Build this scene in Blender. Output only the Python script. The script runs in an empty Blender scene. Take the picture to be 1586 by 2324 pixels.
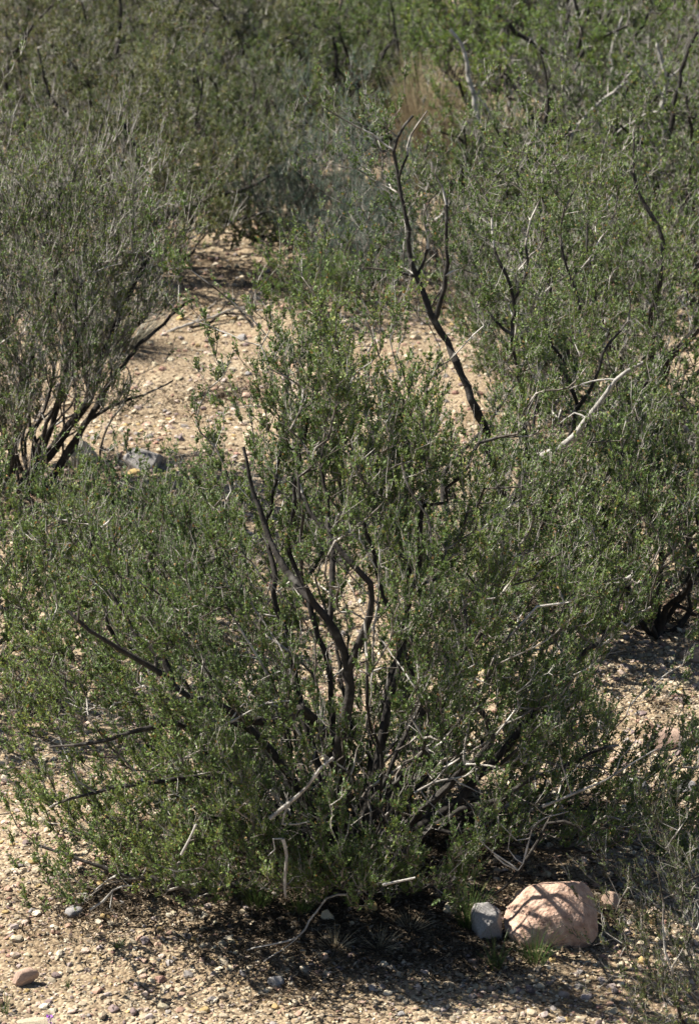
import bpy, math, random
import numpy as np
from mathutils import Vector
SC = bpy.context.scene
COL = SC.collection
W0, H0 = 1586.0, 2324.0
CAMH, PITCH, LENS = 5.6, math.radians(18.0), 100.0
TV = 18.0 / LENS
FW = np.array([0, math.cos(PITCH), -math.sin(PITCH)])
UP = np.array([0, math.sin(PITCH), math.cos(PITCH)])
RT = np.array([1.0, 0, 0])

# ------------------------------------------------------------------ terrain
def terrain(x, y):
    x = np.asarray(x, float); y = np.asarray(y, float)
    z = 0.045*np.sin(x*1.3+0.6*y+1.0)+0.035*np.sin(y*1.1-0.7*x)+0.02*np.sin(x*3.1+y*2.3+2)
    z = z + 0.22*np.exp(-((y-17.6)/1.8)**2)*np.clip(1-np.abs(x+0.9)/4.5, 0, 1)
    z = z + 0.012*np.sin(x*9.1+y*4.3)*np.sin(y*8.2-x*5.1)
    far = np.clip(y-32, 0, None)
    return z + 0.02*far + 0.0012*np.clip(far, 0, 60)**2*0.5
def ray(px, py):
    return FW + RT*((px-W0/2)/(H0/2)*TV) + UP*((H0/2-py)/(H0/2)*TV)
def P(px, py, Y):
    d = ray(px, py); t = Y/d[1]
    return np.array([0, 0, CAMH]) + d*t
def G(px, py):
    d = ray(px, py); o = np.array([0, 0, CAMH]); z = 0.0
    for _ in range(12):
        t = (z-CAMH)/d[2]; q = o+d*t; z = float(terrain(q[0], q[1]))
    return np.array([q[0], q[1], z])
def proj(p):
    q = p-np.array([0, 0, CAMH]); w = q@FW
    return W0/2+(q@RT)/w/TV*(H0/2), H0/2-(q@UP)/w/TV*(H0/2)

EL, AZX, AZY = math.radians(50), -0.93, 0.22
TOSUN = np.array([AZX/math.hypot(AZX, AZY)*math.cos(EL), AZY/math.hypot(AZX, AZY)*math.cos(EL), math.sin(EL)])
CAMP = np.array([0, 0, CAMH]); BOULDER = G(1245, 2110)+np.array([0, 0, 0.15])
# ------------------------------------------------------------------ materials
def newmat(name):
    m = bpy.data.materials.new(name); m.use_nodes = True
    nt = m.node_tree; nt.nodes.clear()
    out = nt.nodes.new('ShaderNodeOutputMaterial')
    return m, nt, out
def N(nt, typ, **kw):
    n = nt.nodes.new(typ)
    for k, v in kw.items(): setattr(n, k, v)
    return n
def ramp(nt, stops):
    r = nt.nodes.new('ShaderNodeValToRGB'); e = r.color_ramp.elements
    while len(e) < len(stops): e.new(0.5)
    for i, (p, c) in enumerate(stops):
        e[i].position = p; e[i].color = (*c, 1)
    return r
def leaf_material(name, stops, trans=0.35, rough=0.45, spec=0.45):
    m, nt, out = newmat(name); L = nt.links
    at = N(nt, 'ShaderNodeAttribute'); at.attribute_name = 'tint'
    r = ramp(nt, stops); L.new(at.outputs['Fac'], r.inputs['Fac'])
    pr = N(nt, 'ShaderNodeBsdfPrincipled')
    L.new(r.outputs['Color'], pr.inputs['Base Color'])
    pr.inputs['Roughness'].default_value = rough
    pr.inputs['Specular IOR Level'].default_value = spec
    tr = N(nt, 'ShaderNodeBsdfTranslucent')
    hs = N(nt, 'ShaderNodeHueSaturation'); hs.inputs['Hue'].default_value = 0.485
    hs.inputs['Saturation'].default_value = 1.1; hs.inputs['Value'].default_value = 1.2
    L.new(r.outputs['Color'], hs.inputs['Color']); L.new(hs.outputs['Color'], tr.inputs['Color'])
    mx = N(nt, 'ShaderNodeMixShader'); mx.inputs[0].default_value = trans
    L.new(pr.outputs[0], mx.inputs[1]); L.new(tr.outputs[0], mx.inputs[2]); L.new(mx.outputs[0], out.inputs['Surface'])
    return m
def noise_material(name, stops, scale=20, rough=0.9, bump=0.3, detail=5, spec=0.2, dist=0.01, stretch=None, scale2=None):
    m, nt, out = newmat(name); L = nt.links
    tc = N(nt, 'ShaderNodeTexCoord'); co = tc.outputs['Object']
    if stretch:
        mp = N(nt, 'ShaderNodeMapping'); mp.inputs['Scale'].default_value = stretch
        L.new(co, mp.inputs['Vector']); co = mp.outputs['Vector']
    nz = N(nt, 'ShaderNodeTexNoise'); nz.inputs['Scale'].default_value = scale
    nz.inputs['Detail'].default_value = detail; nz.inputs['Roughness'].default_value = 0.65
    L.new(co, nz.inputs['Vector'])
    r = ramp(nt, stops); L.new(nz.outputs['Fac'], r.inputs['Fac'])
    pr = N(nt, 'ShaderNodeBsdfPrincipled'); pr.inputs['Roughness'].default_value = rough
    pr.inputs['Specular IOR Level'].default_value = spec
    L.new(r.outputs['Color'], pr.inputs['Base Color'])
    n2 = N(nt, 'ShaderNodeTexNoise'); n2.inputs['Scale'].default_value = scale2 or scale*3
    n2.inputs['Detail'].default_value = 6; L.new(co, n2.inputs['Vector'])
    b = N(nt, 'ShaderNodeBump'); b.inputs['Strength'].default_value = bump; b.inputs['Distance'].default_value = dist
    L.new(n2.outputs['Fac'], b.inputs['Height']); L.new(b.outputs['Normal'], pr.inputs['Normal'])
    L.new(pr.outputs[0], out.inputs['Surface'])
    return m
def attr_material(name, attr='pcol', rough=0.85, nscale=60, spec=0.25):
    m, nt, out = newmat(name); L = nt.links
    at = N(nt, 'ShaderNodeAttribute'); at.attribute_name = attr
    tc = N(nt, 'ShaderNodeTexCoord')
    nz = N(nt, 'ShaderNodeTexNoise'); nz.inputs['Scale'].default_value = nscale; nz.inputs['Detail'].default_value = 4
    L.new(tc.outputs['Object'], nz.inputs['Vector'])
    r = ramp(nt, [(0.25, (0.62, 0.6, 0.58)), (0.75, (1.12, 1.12, 1.12))]); L.new(nz.outputs['Fac'], r.inputs['Fac'])
    mx = N(nt, 'ShaderNodeMix'); mx.data_type = 'RGBA'; mx.blend_type = 'MULTIPLY'; mx.inputs['Factor'].default_value = 1
    L.new(at.outputs['Color'], mx.inputs['A']); L.new(r.outputs['Color'], mx.inputs['B'])
    pr = N(nt, 'ShaderNodeBsdfPrincipled'); pr.inputs['Roughness'].default_value = rough
    pr.inputs['Specular IOR Level'].default_value = spec
    L.new(mx.outputs['Result'], pr.inputs['Base Color'])
    b = N(nt, 'ShaderNodeBump'); b.inputs['Strength'].default_value = 0.4; b.inputs['Distance'].default_value = 0.004
    L.new(nz.outputs['Fac'], b.inputs['Height']); L.new(b.outputs['Normal'], pr.inputs['Normal'])
    L.new(pr.outputs[0], out.inputs['Surface'])
    return m

M = {}
M['leaf'] = leaf_material('creosote_leaf', [(0.0, (0.064, 0.108, 0.035)), (0.45, (0.123, 0.187, 0.054)),
    (0.80, (0.216, 0.280, 0.075)), (0.93, (0.321, 0.341, 0.103)), (1.0, (0.321, 0.203, 0.078))], trans=0.24, rough=0.5, spec=0.32)
M['leaf_bright'] = leaf_material('fresh_leaf', [(0.0, (0.075, 0.133, 0.034)), (0.45, (0.149, 0.232, 0.053)),
    (0.80, (0.246, 0.334, 0.073)), (0.93, (0.338, 0.378, 0.095)), (1.0, (0.338, 0.225, 0.081))], trans=0.24, rough=0.5, spec=0.32)
M['leaf_olive'] = leaf_material('olive_leaf', [(0.0, (0.059, 0.085, 0.034)), (0.45, (0.122, 0.152, 0.050)),
    (0.80, (0.209, 0.224, 0.068)), (0.93, (0.273, 0.263, 0.086)), (1.0, (0.285, 0.176, 0.077))], trans=0.24, rough=0.5, spec=0.32)
M['leaf_blue'] = leaf_material('blue_green_leaf', [(0.0, (0.065, 0.115, 0.085)), (0.5, (0.12, 0.20, 0.145)),
    (1.0, (0.22, 0.30, 0.22))], trans=0.3)
M['leaf_grey'] = leaf_material('grey_dry_leaf', [(0.0, (0.10, 0.10, 0.07)), (0.5, (0.20, 0.19, 0.14)),
    (1.0, (0.33, 0.30, 0.22))], trans=0.2)
M['bark'] = noise_material('dark_shaded_bark', [(0.35, (0.022, 0.019, 0.017)), (0.58, (0.045, 0.040, 0.035)), (0.78, (0.15, 0.14, 0.125))], scale=14, bump=0.6)  # dark grey bark, made near-black with the crown's shade in the colour
M['bark_pale'] = noise_material('pale_bark', [(0.3, (0.12, 0.105, 0.09)), (0.5, (0.34, 0.32, 0.285)), (0.7, (0.46, 0.43, 0.38))], scale=14, bump=0.5)
M['twig'] = noise_material('grey_twig', [(0.38, (0.045, 0.038, 0.03)), (0.5, (0.15, 0.13, 0.11)), (0.62, (0.50, 0.47, 0.42))], scale=6, bump=0.0)  # inner shadow and sunlit glints are put into the dark and pale tones
M['twig_dead'] = noise_material('dead_twig', [(0.34, (0.14, 0.125, 0.11)), (0.52, (0.34, 0.315, 0.28)), (0.68, (0.56, 0.53, 0.48))], scale=9, bump=0.0)
M['straw'] = leaf_material('dry_straw', [(0.0, (0.27, 0.21, 0.13)), (0.5, (0.42, 0.35, 0.23)), (1.0, (0.56, 0.49, 0.34))], trans=0.3, rough=0.7, spec=0.2)
M['grass'] = leaf_material('green_grass', [(0.0, (0.035, 0.075, 0.02)), (0.5, (0.07, 0.13, 0.03)), (0.85, (0.13, 0.17, 0.05)), (1.0, (0.34, 0.30, 0.15))], trans=0.35)
M['pebble'] = attr_material('gravel_stone')
M['litter'] = attr_material('litter_and_shade', rough=0.95, spec=0.1)

# ------------------------------------------------------------------ mesh helpers
def tag(o, label=None, cat=None, group=None, kind=None):
    if label: o['label'] = label
    if cat: o['category'] = cat
    if group: o['group'] = group
    if kind: o['kind'] = kind
    return o
def np_mesh(name, verts, faces, mat, tint=None, smooth=False, colors=None):
    """faces: (n,k) array, all with k corners. tint / colors are per face."""
    me = bpy.data.meshes.new(name)
    v = np.ascontiguousarray(verts, dtype=np.float32); f = np.ascontiguousarray(faces, dtype=np.int32)
    n, k = f.shape
    me.vertices.add(len(v)); me.vertices.foreach_set('co', v.ravel())
    me.loops.add(n*k); me.loops.foreach_set('vertex_index', f.ravel())
    me.polygons.add(n)
    me.polygons.foreach_set('loop_start', np.arange(0, n*k, k, dtype=np.int32))
    me.polygons.foreach_set('loop_total', np.full(n, k, dtype=np.int32))
    me.polygons.foreach_set('use_smooth', np.full(n, smooth, dtype=bool))
    if tint is not None:
        a = me.attributes.new('tint', 'FLOAT', 'FACE'); a.data.foreach_set('value', np.ascontiguousarray(tint, dtype=np.float32))
    if colors is not None:
        a = me.attributes.new('pcol', 'FLOAT_COLOR', 'FACE')
        c = np.ones((n, 4), np.float32); c[:, :3] = colors; a.data.foreach_set('color', c.ravel())
    me.materials.append(mat); me.update(calc_edges=True)
    return me
def link(name, me, parent=None, loc=None):
    o = bpy.data.objects.new(name, me); COL.objects.link(o)
    if parent: o.parent = parent
    if loc is not None: o.location = tuple(float(a) for a in loc)
    return o
def empty(name, loc):
    return link(name, None, None, loc)
def unit(v):
    return v/np.maximum(np.linalg.norm(v, axis=-1, keepdims=True), 1e-9)
def frame(t):
    ref = np.array([0.31, 0.93, 0.19]); ref /= np.linalg.norm(ref)
    a = unit(np.cross(t, ref)); return a, np.cross(t, a)
def prisms(p0, p1, t0, t1, r0, r1, sides):
    n = len(p0); ang = np.arange(sides)*2*math.pi/sides
    ca, sa = np.cos(ang)[None, :, None], np.sin(ang)[None, :, None]
    a0, b0 = frame(t0); a1, b1 = frame(t1)
    R0 = p0[:, None]+(a0[:, None]*ca+b0[:, None]*sa)*r0[:, None, None]
    R1 = p1[:, None]+(a1[:, None]*ca+b1[:, None]*sa)*r1[:, None, None]
    V = np.concatenate([R0, R1], 1).reshape(-1, 3)
    j = np.arange(sides); jn = (j+1) % sides
    F = np.stack([j, jn, jn+sides, j+sides], 1)[None]+(np.arange(n)*2*sides)[:, None, None]
    return V, F.reshape(-1, 4)
def tube(pts, radii, sides=7, wob=0.0, rng=None):
    pts = np.asarray(pts, float); radii = np.asarray(radii, float)
    T = unit(np.gradient(pts, axis=0))
    return prisms(pts[:-1], pts[1:], T[:-1], T[1:], radii[:-1], radii[1:], sides)
def smooth_path(pts, step=0.05, rng=None, wob=0.0):
    pts = np.asarray(pts, float); out = [pts[0]]
    n = len(pts)
    for i in range(n-1):
        p0 = pts[max(i-1, 0)]; p1 = pts[i]; p2 = pts[i+1]; p3 = pts[min(i+2, n-1)]
        k = max(1, int(np.linalg.norm(p2-p1)/step))
        for s in range(1, k+1):
            t = s/k
            q = 0.5*((2*p1)+(-p0+p2)*t+(2*p0-5*p1+4*p2-p3)*t*t+(-p0+3*p1-3*p2+p3)*t**3)
            out.append(q)
    out = np.array(out)
    if wob and rng is not None and len(out) > 3:
        w = rng.normal(0, wob, (len(out), 3)); w[0] = 0
        w[1:-1] = (w[:-2]+w[1:-1]+w[2:])/2
        out = out+w
    return out
def snoise(p, seed):
    r = np.random.default_rng(seed+991); s = 0
    for i in range(5):
        k = r.normal(0, 1, 3); k = k/np.linalg.norm(k)*r.uniform(0.7, 2.2)
        s = s+np.sin(p@k*2*math.pi+r.uniform(0, 6.28))
    return s/5*1.4

# ------------------------------------------------------------------ bushes
def grow(seed, Hh, RX, RY, n_attr, limbs, lo=5, hi=90, shell=0.45, clump=0.0, gaps=(), base=None, bf=0.25,
         cs=1.0, rt=0.0012, ce=0.42, lump=0.2, drop=0.0, tuft=0.055, lt=0.1, extra=()):
    """a branching skeleton: traced or fanned limbs first, then every crown point is joined to the cheapest node."""
    rng = np.random.default_rng(seed)
    CAP = 70000
    pos = np.zeros((CAP, 3)); par = np.full(CAP, -1); plen = np.zeros(CAP); limb = np.zeros(CAP, int); mnr = np.zeros(CAP)
    n = 1
    for li, (pts, ra, rb, att) in enumerate(limbs):
        path = smooth_path(pts, 0.06, rng, 0.011)
        # join onto the nearest node when the limb is a branch of an earlier one
        j = 0
        if att and n > 1:
            j = int(np.argmin(((pos[:n]-path[0])**2).sum(1)))
        prev = j; L = len(path)
        for i, q in enumerate(path):
            if i == 0 and np.linalg.norm(q-pos[prev]) < 0.02: continue
            pos[n] = q; par[n] = prev; plen[n] = plen[prev]+np.linalg.norm(q-pos[prev])
            limb[n] = limb[j] if (att and j) else li+1
            mnr[n] = (ra+(rb-ra)*i/(L-1))*rng.uniform(0.86, 1.14); prev = n; n += 1
    def opened(p):
        m = len(p); ok = np.ones(m, bool)
        if base is None: return ok
        # the crown is open where the sun reaches the boulder
        rel = p+base-BOULDER; al = rel@TOSUN
        ds = np.linalg.norm(rel-al[:, None]*TOSUN, axis=1)
        ok &= ~((al > 0) & (ds < 0.40) & (rng.uniform(0, 1, m) < 0.96))
        vd = unit(BOULDER-CAMP); fr = p+base-CAMP; aw = fr@vd
        ok &= ~((np.linalg.norm(fr-aw[:, None]*vd, axis=1) < 0.27) & (p[:, 1] < -0.2))
        x, y = proj(p+base)
        for gx, gy, ax, ay, pr in gaps:
            ok &= ~((((x-gx)/ax)**2+((y-gy)/ay)**2 < 1) & (rng.uniform(0, 1, m) < pr))
        return ok
    # crown points
    pts = []
    tries = 0
    while len(pts) < n_attr and tries < 60:
        tries += 1
        m = n_attr*2
        az = rng.uniform(0, 2*math.pi, m)
        sl = math.sin(math.radians(lo)); se = sl+(math.sin(math.radians(hi))-sl)*rng.uniform(0, 1, m)**0.78; ce_ = np.sqrt(1-se*se)
        d = np.stack([np.cos(az)*ce_, np.sin(az)*ce_, se], 1)
        R = 1/np.sqrt((d[:, 0]/RX)**2+(d[:, 1]/RY)**2+(d[:, 2]/Hh)**2)
        R = R*(1+lump*snoise(d*1.3, seed))
        s = shell+(1-shell)*rng.uniform(0, 1, m)**0.6
        p = d*(R*s)[:, None]
        p[:, 2] -= drop*(np.hypot(p[:, 0]/RX, p[:, 1]/RY)**2)*Hh
        ok = p[:, 2] > 0.05
        ok &= snoise(p*cs, seed+5) > clump*rng.uniform(-1, 1, m)-0.9+clump
        ok &= opened(p)
        pts += list(p[ok])
    pts = np.array(pts); m = len(pts)
    rng.shuffle(pts); cen = pts[:max(30, n_attr//8)]   # shoots stand in tufts with gaps between them
    k = rng.integers(0, len(cen), int(n_attr*0.85))
    up_ = unit(unit(cen)+np.array([0, 0, 0.9])+rng.normal(0, 0.15, cen.shape))
    lim = np.where((np.arange(n) > 0) & (pos[:n, 2] > 0.3*Hh))[0]
    around = pos[rng.choice(lim, int(n_attr*lt))]+rng.normal(0, 0.13, (int(n_attr*lt), 3))+np.array([0, 0, .05]) if len(lim) else np.zeros((0, 3))
    pts = np.concatenate([cen[k]+rng.normal(0, tuft*0.7, (len(k), 3))+up_[k]*rng.normal(0, tuft*2.6, (len(k), 1)), pts[:n_attr-len(k)], around])
    for ex, ey, dy, sg, k in extra:
        pts = np.concatenate([pts, P(ex, ey, base[1]+dy)-base+rng.normal(0, sg, (k, 3))])
    pts = pts[(pts[:, 2] > 0.03) & opened(pts)]; pts = pts[np.argsort(np.linalg.norm(pts, axis=1))]
    tips = []
    for q in pts:
        d2 = np.sqrt(((pos[:n]-q)**2).sum(1))
        # grow outwards and upwards rather than back
        back = np.linalg.norm(pos[:n], axis=1) > np.linalg.norm(q)*1.0
        j = int(np.argmin(d2+bf*plen[:n]+back*0.5+0.6*np.clip(pos[:n, 2]-q[2], 0, None)+0.15*(np.arange(n) == 0)))
        a = pos[j]; dist = d2[j]
        if dist < 0.01: continue
        k = max(1, int(dist/0.06))
        pd = unit(pos[j]-pos[par[j]]) if par[j] >= 0 else np.array([0, 0, 1.0])
        mid = (a+q)/2+pd*dist*0.16+rng.normal(0, 0.05, 3)*dist-np.array([0, 0, 0.05])*dist
        prev = j
        for s in range(1, k+1):
            t = s/k
            v = a*(1-t)**2+2*mid*t*(1-t)+q*t*t
            if s < k: v = v+rng.normal(0, 0.006, 3)
            if n >= CAP: break
            pos[n] = v; par[n] = prev; plen[n] = plen[prev]+dist/k; limb[n] = limb[j]; prev = n; n += 1
        tips.append(prev)
    pos = pos[:n]; par = par[:n]; limb = limb[:n]; mnr = mnr[:n]
    cnt = np.zeros(n); cnt[tips] += 1; nchild = np.zeros(n, int); main = np.full(n, -1)
    for i in range(n-1, 0, -1):
        cnt[i] = max(cnt[i], 1); cnt[par[i]] += cnt[i]; nchild[par[i]] += 1
    best = np.zeros(n)
    for i in range(1, n):
        if cnt[i] > best[par[i]]: best[par[i]] = cnt[i]; main[par[i]] = i
    rad = np.maximum(rt*np.maximum(cnt, 1)**ce, mnr)
    return dict(pos=pos, par=par, limb=limb, rad=rad, main=main, tips=np.array(tips), rng=rng, nchild=nchild, dims=np.array([RX, RY, Hh]))

def twigs_and_leaves(g, per_tip=4, thin_prob=0.35, tl=(0.05, 0.14), nl=10, leaf=0.0208, bare=0.12, upb=0.95, leafw=0.6, spread=0.6, inner=0.40, tw=None):
    rng = g['rng']; pos, par, rad = g['pos'], g['par'], g['rad']
    segd = unit(pos-pos[np.maximum(par, 0)])
    thin = np.where((rad < 0.0042) & (np.arange(len(pos)) > 0))[0]
    a = np.repeat(g['tips'], per_tip)
    b = thin[rng.uniform(0, 1, len(thin)) < thin_prob]
    idx = np.concatenate([a, b]); n = len(idx)
    base = pos[idx]; t = segd[idx]
    out = unit(base*np.array([1, 1, 0.35]))
    d = unit(t*0.6+rng.normal(0, 0.45*spread, (n, 3))+np.array([0, 0, upb])+out*0.35)
    L = rng.uniform(tl[0], tl[1], n)*rng.choice([0.7, 1.0, 1.35], n)
    d2 = unit(d+rng.normal(0, 0.3, (n, 3))+np.array([0, 0, 0.25]))
    m1 = base+d*(L*0.5)[:, None]; e = m1+d2*(L*0.5)[:, None]
    dead = rng.uniform(0, 1, n) < bare*(1+0.8*snoise(base*0.8, 77))
    rho = np.linalg.norm(base/g['dims'], axis=1)
    dead |= rho < inner+rng.uniform(-0.08, 0.08, n)
    # leaves
    K = int(nl*1.4)
    nod = np.sort(rng.uniform(0.15, 1.0, (n, (K+2)//3)), 1); u = np.clip(np.repeat(nod, 3, 1)[:, :K]+rng.normal(0, 0.035, (n, K)), 0.05, 1.0)
    p = np.where((u < 0.5)[..., None], base[:, None]+(m1-base)[:, None]*(u*2)[..., None], m1[:, None]+(e-m1)[:, None]*(u*2-1)[..., None])
    keep = (~dead)[:, None] & (rng.uniform(0, 1, (n, K)) < 0.92)
    p = p[keep]; tt = np.repeat(d2[:, None], K, 1)[keep]
    rr = rng.normal(0, 1, p.shape); side = unit(np.cross(tt, rr))
    ld = unit(side*0.75+tt*0.75+rng.normal(0, 0.25, p.shape)+np.array([0, 0, 0.12]))
    nn = unit(np.cross(ld, rng.normal(0, 0.55, p.shape)+np.array([0, 0, 1.0])))
    ls = 0.64*leaf*rng.uniform(0.6, 1.3, len(p))
    wv = nn*(ls*leafw*0.5)[:, None]; up = np.cross(ld, nn)*(ls*0.12)[:, None]
    V = np.stack([p, p+ld*(ls*0.5)[:, None]+wv+up, p+ld*ls[:, None], p+ld*(ls*0.5)[:, None]-wv+up], 1).reshape(-1, 3)
    F = np.arange(len(p)*4).reshape(-1, 4)
    tint = 0.42+0.20*snoise(p*0.9, 31)+0.16*snoise(p*0.35, 32)+rng.normal(0, 0.17, len(p))
    tint = np.clip(tint, 0, 0.93); tint[rng.uniform(0, 1, len(p)) < 0.028] = 1.0
    # twiglets
    P0 = np.concatenate([base, m1]); P1 = np.concatenate([m1, e]); T0 = np.concatenate([t, d]); T1 = np.concatenate([unit(d+d2), d2])
    rr0 = np.full(n, tw or g.get('tw', 0.0014)); R0 = np.concatenate([rr0, rr0*0.8]); R1 = np.concatenate([rr0*0.8, rr0*0.45])
    dd = np.concatenate([dead, dead])
    return (V, F, tint), (P0, P1, T0, T1, R0, R1, dd)

def bush_meshes(g, leafmat, bark, twigm, thick=0.0065, **kw):
    pos, par, rad, main, limb = g['pos'], g['par'], g['rad'], g['main'], g['limb']
    n = len(pos); idx = np.arange(1, n); pa = par[idx]
    seg = unit(pos-pos[np.maximum(par, 0)]); seg[0] = (0, 0, 1)
    tan = seg.copy(); hm = main >= 0; tan[hm] = unit(seg[hm]+seg[main[hm]])
    cont = main[pa] == idx
    T0 = np.where(cont[:, None], tan[pa], seg[idx]); T1 = tan[idx]
    R1 = rad[idx]; R0 = np.where(cont, rad[pa], np.minimum(rad[pa], rad[idx]*1.15))
    root = pa == 0; R0 = np.where(root, rad[idx]*1.15, R0); T0[root] = seg[idx][root]
    P0 = pos[pa]; P1 = pos[idx]
    (LV, LF, tint), tw = twigs_and_leaves(g, **kw)
    parts = []
    bn = np.zeros(n, bool); bn[0] = True; brk = np.zeros(n, int)
    for i in range(1, n): bn[i] = rad[i] >= thick and bn[par[i]]
    big = bn[1:]
    li = limb[idx]
    for k in np.unique(li[big]):
        s = big & (li == k)
        if s.sum() < 4: continue
        V, F = prisms(P0[s], P1[s], T0[s], T1[s], R0[s], R1[s], 7)
        parts.append(('stem', np_mesh('stem', V, F, bark, smooth=True)))
        big = big & ~s if False else big
    s = ~big
    V, F = prisms(P0[s], P1[s], T0[s], T1[s], R0[s], R1[s], 4)
    if tw[6].sum() < 1600: tw[6][:] = False
    q = ~tw[6]
    V2, F2 = prisms(tw[0][q], tw[1][q], tw[2][q], tw[3][q], tw[4][q], tw[5][q], 3)
    F = np.concatenate([F, F2+len(V)]); V = np.concatenate([V, V2])
    parts.append(('twigs', np_mesh('twigs', V, F, twigm, smooth=True)))
    q = tw[6]
    if q.sum() > 5:
        V2, F2 = prisms(tw[0][q], tw[1][q], tw[2][q], tw[3][q], tw[4][q]*1.3, tw[5][q]*1.3, 3)
        parts.append(('dead_twigs', np_mesh('dead_twigs', V2, F2, M['twig_dead'], smooth=True)))
    if len(LF): parts.append(('foliage', np_mesh('foliage', LV, LF, leafmat, tint=tint)))
    return parts

def auto_limbs(seed, Hh, RX, RY, n, emin=35, emax=82, r=0.02, frac=0.72, az0=None):
    rng = np.random.default_rng(seed*7+3); out = []
    for i in range(n):
        az = (az0 if az0 is not None else 0)+i*2*math.pi/n+rng.uniform(-0.35, 0.35); el = math.radians(rng.uniform(emin, emax))
        d = np.array([math.cos(az)*math.cos(el), math.sin(az)*math.cos(el), math.sin(el)])
        R = 1/math.sqrt((d[0]/RX)**2+(d[1]/RY)**2+(d[2]/Hh)**2)*frac
        pts = [np.array([math.cos(az), math.sin(az), 0])*rng.uniform(0.02, 0.09)]
        k = 5; bend = np.cross(d, rng.normal(0, 1, 3))*0.12*R
        for s in range(1, k+1):
            t = s/k
            pts.append(pts[0]*(1-t)+d*R*t+bend*math.sin(t*math.pi)+rng.normal(0, 0.035, 3)*R*(1 if s < k else 0.5)+np.array([0, 0, -0.06*R*math.sin(t*math.pi)]))
        pts = [np.array([p[0], p[1], max(p[2], 0.02 if i2 else 0)]) for i2, p in enumerate(pts)]
        out.append((pts, r*rng.uniform(0.8, 1.25), r*0.3, False))
    return out
def px_limbs(base, specs):
    """limbs read off the photograph: (x, y, metres behind the base) for every bend, thickness at both ends."""
    out = []
    for pts, ra, rb, att in specs:
        out.append(([P(x, y, base[1]+dy)-base for x, y, dy in pts], ra, rb, att))
    return out
def place(parts, name, label, cat, loc, group=None, rz=0, sc=1.0):
    e = empty(name, loc); e.rotation_euler = (0, 0, rz); e.scale = (sc, sc, sc)
    tag(e, label, cat, group)
    for nm, me in parts: link(nm, me, e)
    return e
GRP = 'leafy desert bushes on the gravel'
def bush(label, px, py, Hh, RX, RY, seed, n_attr, specs=(), nauto=8, leafmat='leaf', bark='bark', twigm='twig', gk=None, kw=None,
         auto=None, name='desert_bush', cat='bush'):
    base = G(px, py); gk = gk or {}; kw = kw or {}
    limbs = px_limbs(base, specs)
    limbs = limbs+auto_limbs(seed, Hh, RX, RY, nauto, **(auto or {}))
    g = grow(seed, Hh, RX, RY, n_attr, limbs, base=base, **gk)
    parts = bush_meshes(g, M[leafmat], M[bark], M[twigm], **kw)
    return place(parts, name, label, cat, base, GRP), parts

# the big bush in front
MAIN = [
 ([(800, 1985, 0.00), (778, 1830, -0.20), (770, 1690, -0.46), (790, 1550, -0.48), (776, 1470, -0.50), (742, 1412, -0.50), (705, 1372, -0.48), (660, 1320, -0.38), (610, 1230, -0.28), (575, 1120, -0.23), (560, 1020, -0.18)], .040, .007, False),
 ([(785, 1530, -0.48), (814, 1450, -0.54), (830, 1370, -0.58), (832, 1322, -0.58), (795, 1275, -0.58), (745, 1215, -0.53), (705, 1165, -0.48), (670, 1080, -0.38)], .021, .006, True),
 ([(748, 1420, -0.42), (762, 1360, -0.40), (752, 1260, -0.30), (740, 1200, -0.20), (735, 1050, -0.10), (745, 900, 0.00)], .014, .005, True),
 ([(790, 1975, 0.00), (765, 1760, -0.32), (722, 1645, -0.42), (690, 1612, -0.47), (600, 1650, -0.57), (500, 1610, -0.62), (400, 1570, -0.67), (345, 1520, -0.67), (250, 1455, -0.72), (150, 1400, -0.72)], .036, .007, False),
 ([(395, 1565, -.45), (365, 1490, -.4), (310, 1450, -.35), (240, 1330, -.3)], .018, .006, True),
 ([(780, 1960, -0.05), (640, 1740, -0.25), (560, 1655, -0.30), (440, 1655, -0.45), (410, 1640, -0.50), (300, 1665, -0.60), (110, 1700, -0.70)], .026, .006, False),
 ([(430, 1655, -.45), (405, 1600, -.45), (330, 1560, -.4)], .012, .006, True),
 ([(830, 1980, 0.00), (960, 1830, -0.17), (1105, 1680, -0.40), (1095, 1630, -0.42), (1055, 1565, -0.45), (1040, 1515, -0.45), (1058, 1465, -0.40), (1050, 1350, -0.30)], .026, .006, False),
 ([(1050, 1560, -0.45), (1010, 1500, -0.40), (985, 1400, -0.30), (960, 1250, -0.20)], .010, .004, True),
 ([(860, 1970, 0.10), (1060, 1790, 0.14), (1200, 1630, 0.15), (1290, 1530, 0.25), (1380, 1430, 0.35), (1430, 1330, 0.35)], .030, .008, False),
 ([(820, 1970, .1), (860, 1700, .2), (900, 1500, .3), (930, 1300, .4), (920, 1100, .5), (900, 900, .6)], .024, .006, False),
 ([(780, 1970, .1), (700, 1650, .2), (640, 1400, .3), (610, 1220, .4), (640, 1000, .45), (655, 860, .5)], .022, .006, False),
 ([(760, 1965, -.1), (620, 1850, -.3), (470, 1770, -.4), (300, 1780, -.5), (120, 1830, -.5)], .022, .006, False),
 ([(780, 1985, -.1), (640, 1960, -.4), (540, 2010, -.45), (450, 2015, -.5), (370, 2005, -.5), (200, 1960, -.45), (90, 1930, -.4)], .024, .006, False),
 ([(850, 1970, -.1), (960, 1880, -.3), (1100, 1820, -.4), (1220, 1760, -.4), (1400, 1690, -.3)], .020, .006, False),
 ([(760, 1960, -.1), (560, 1820, 0), (420, 1640, .1), (300, 1500, .2), (200, 1300, .3), (240, 1180, .35)], .022, .006, False),
]
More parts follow.
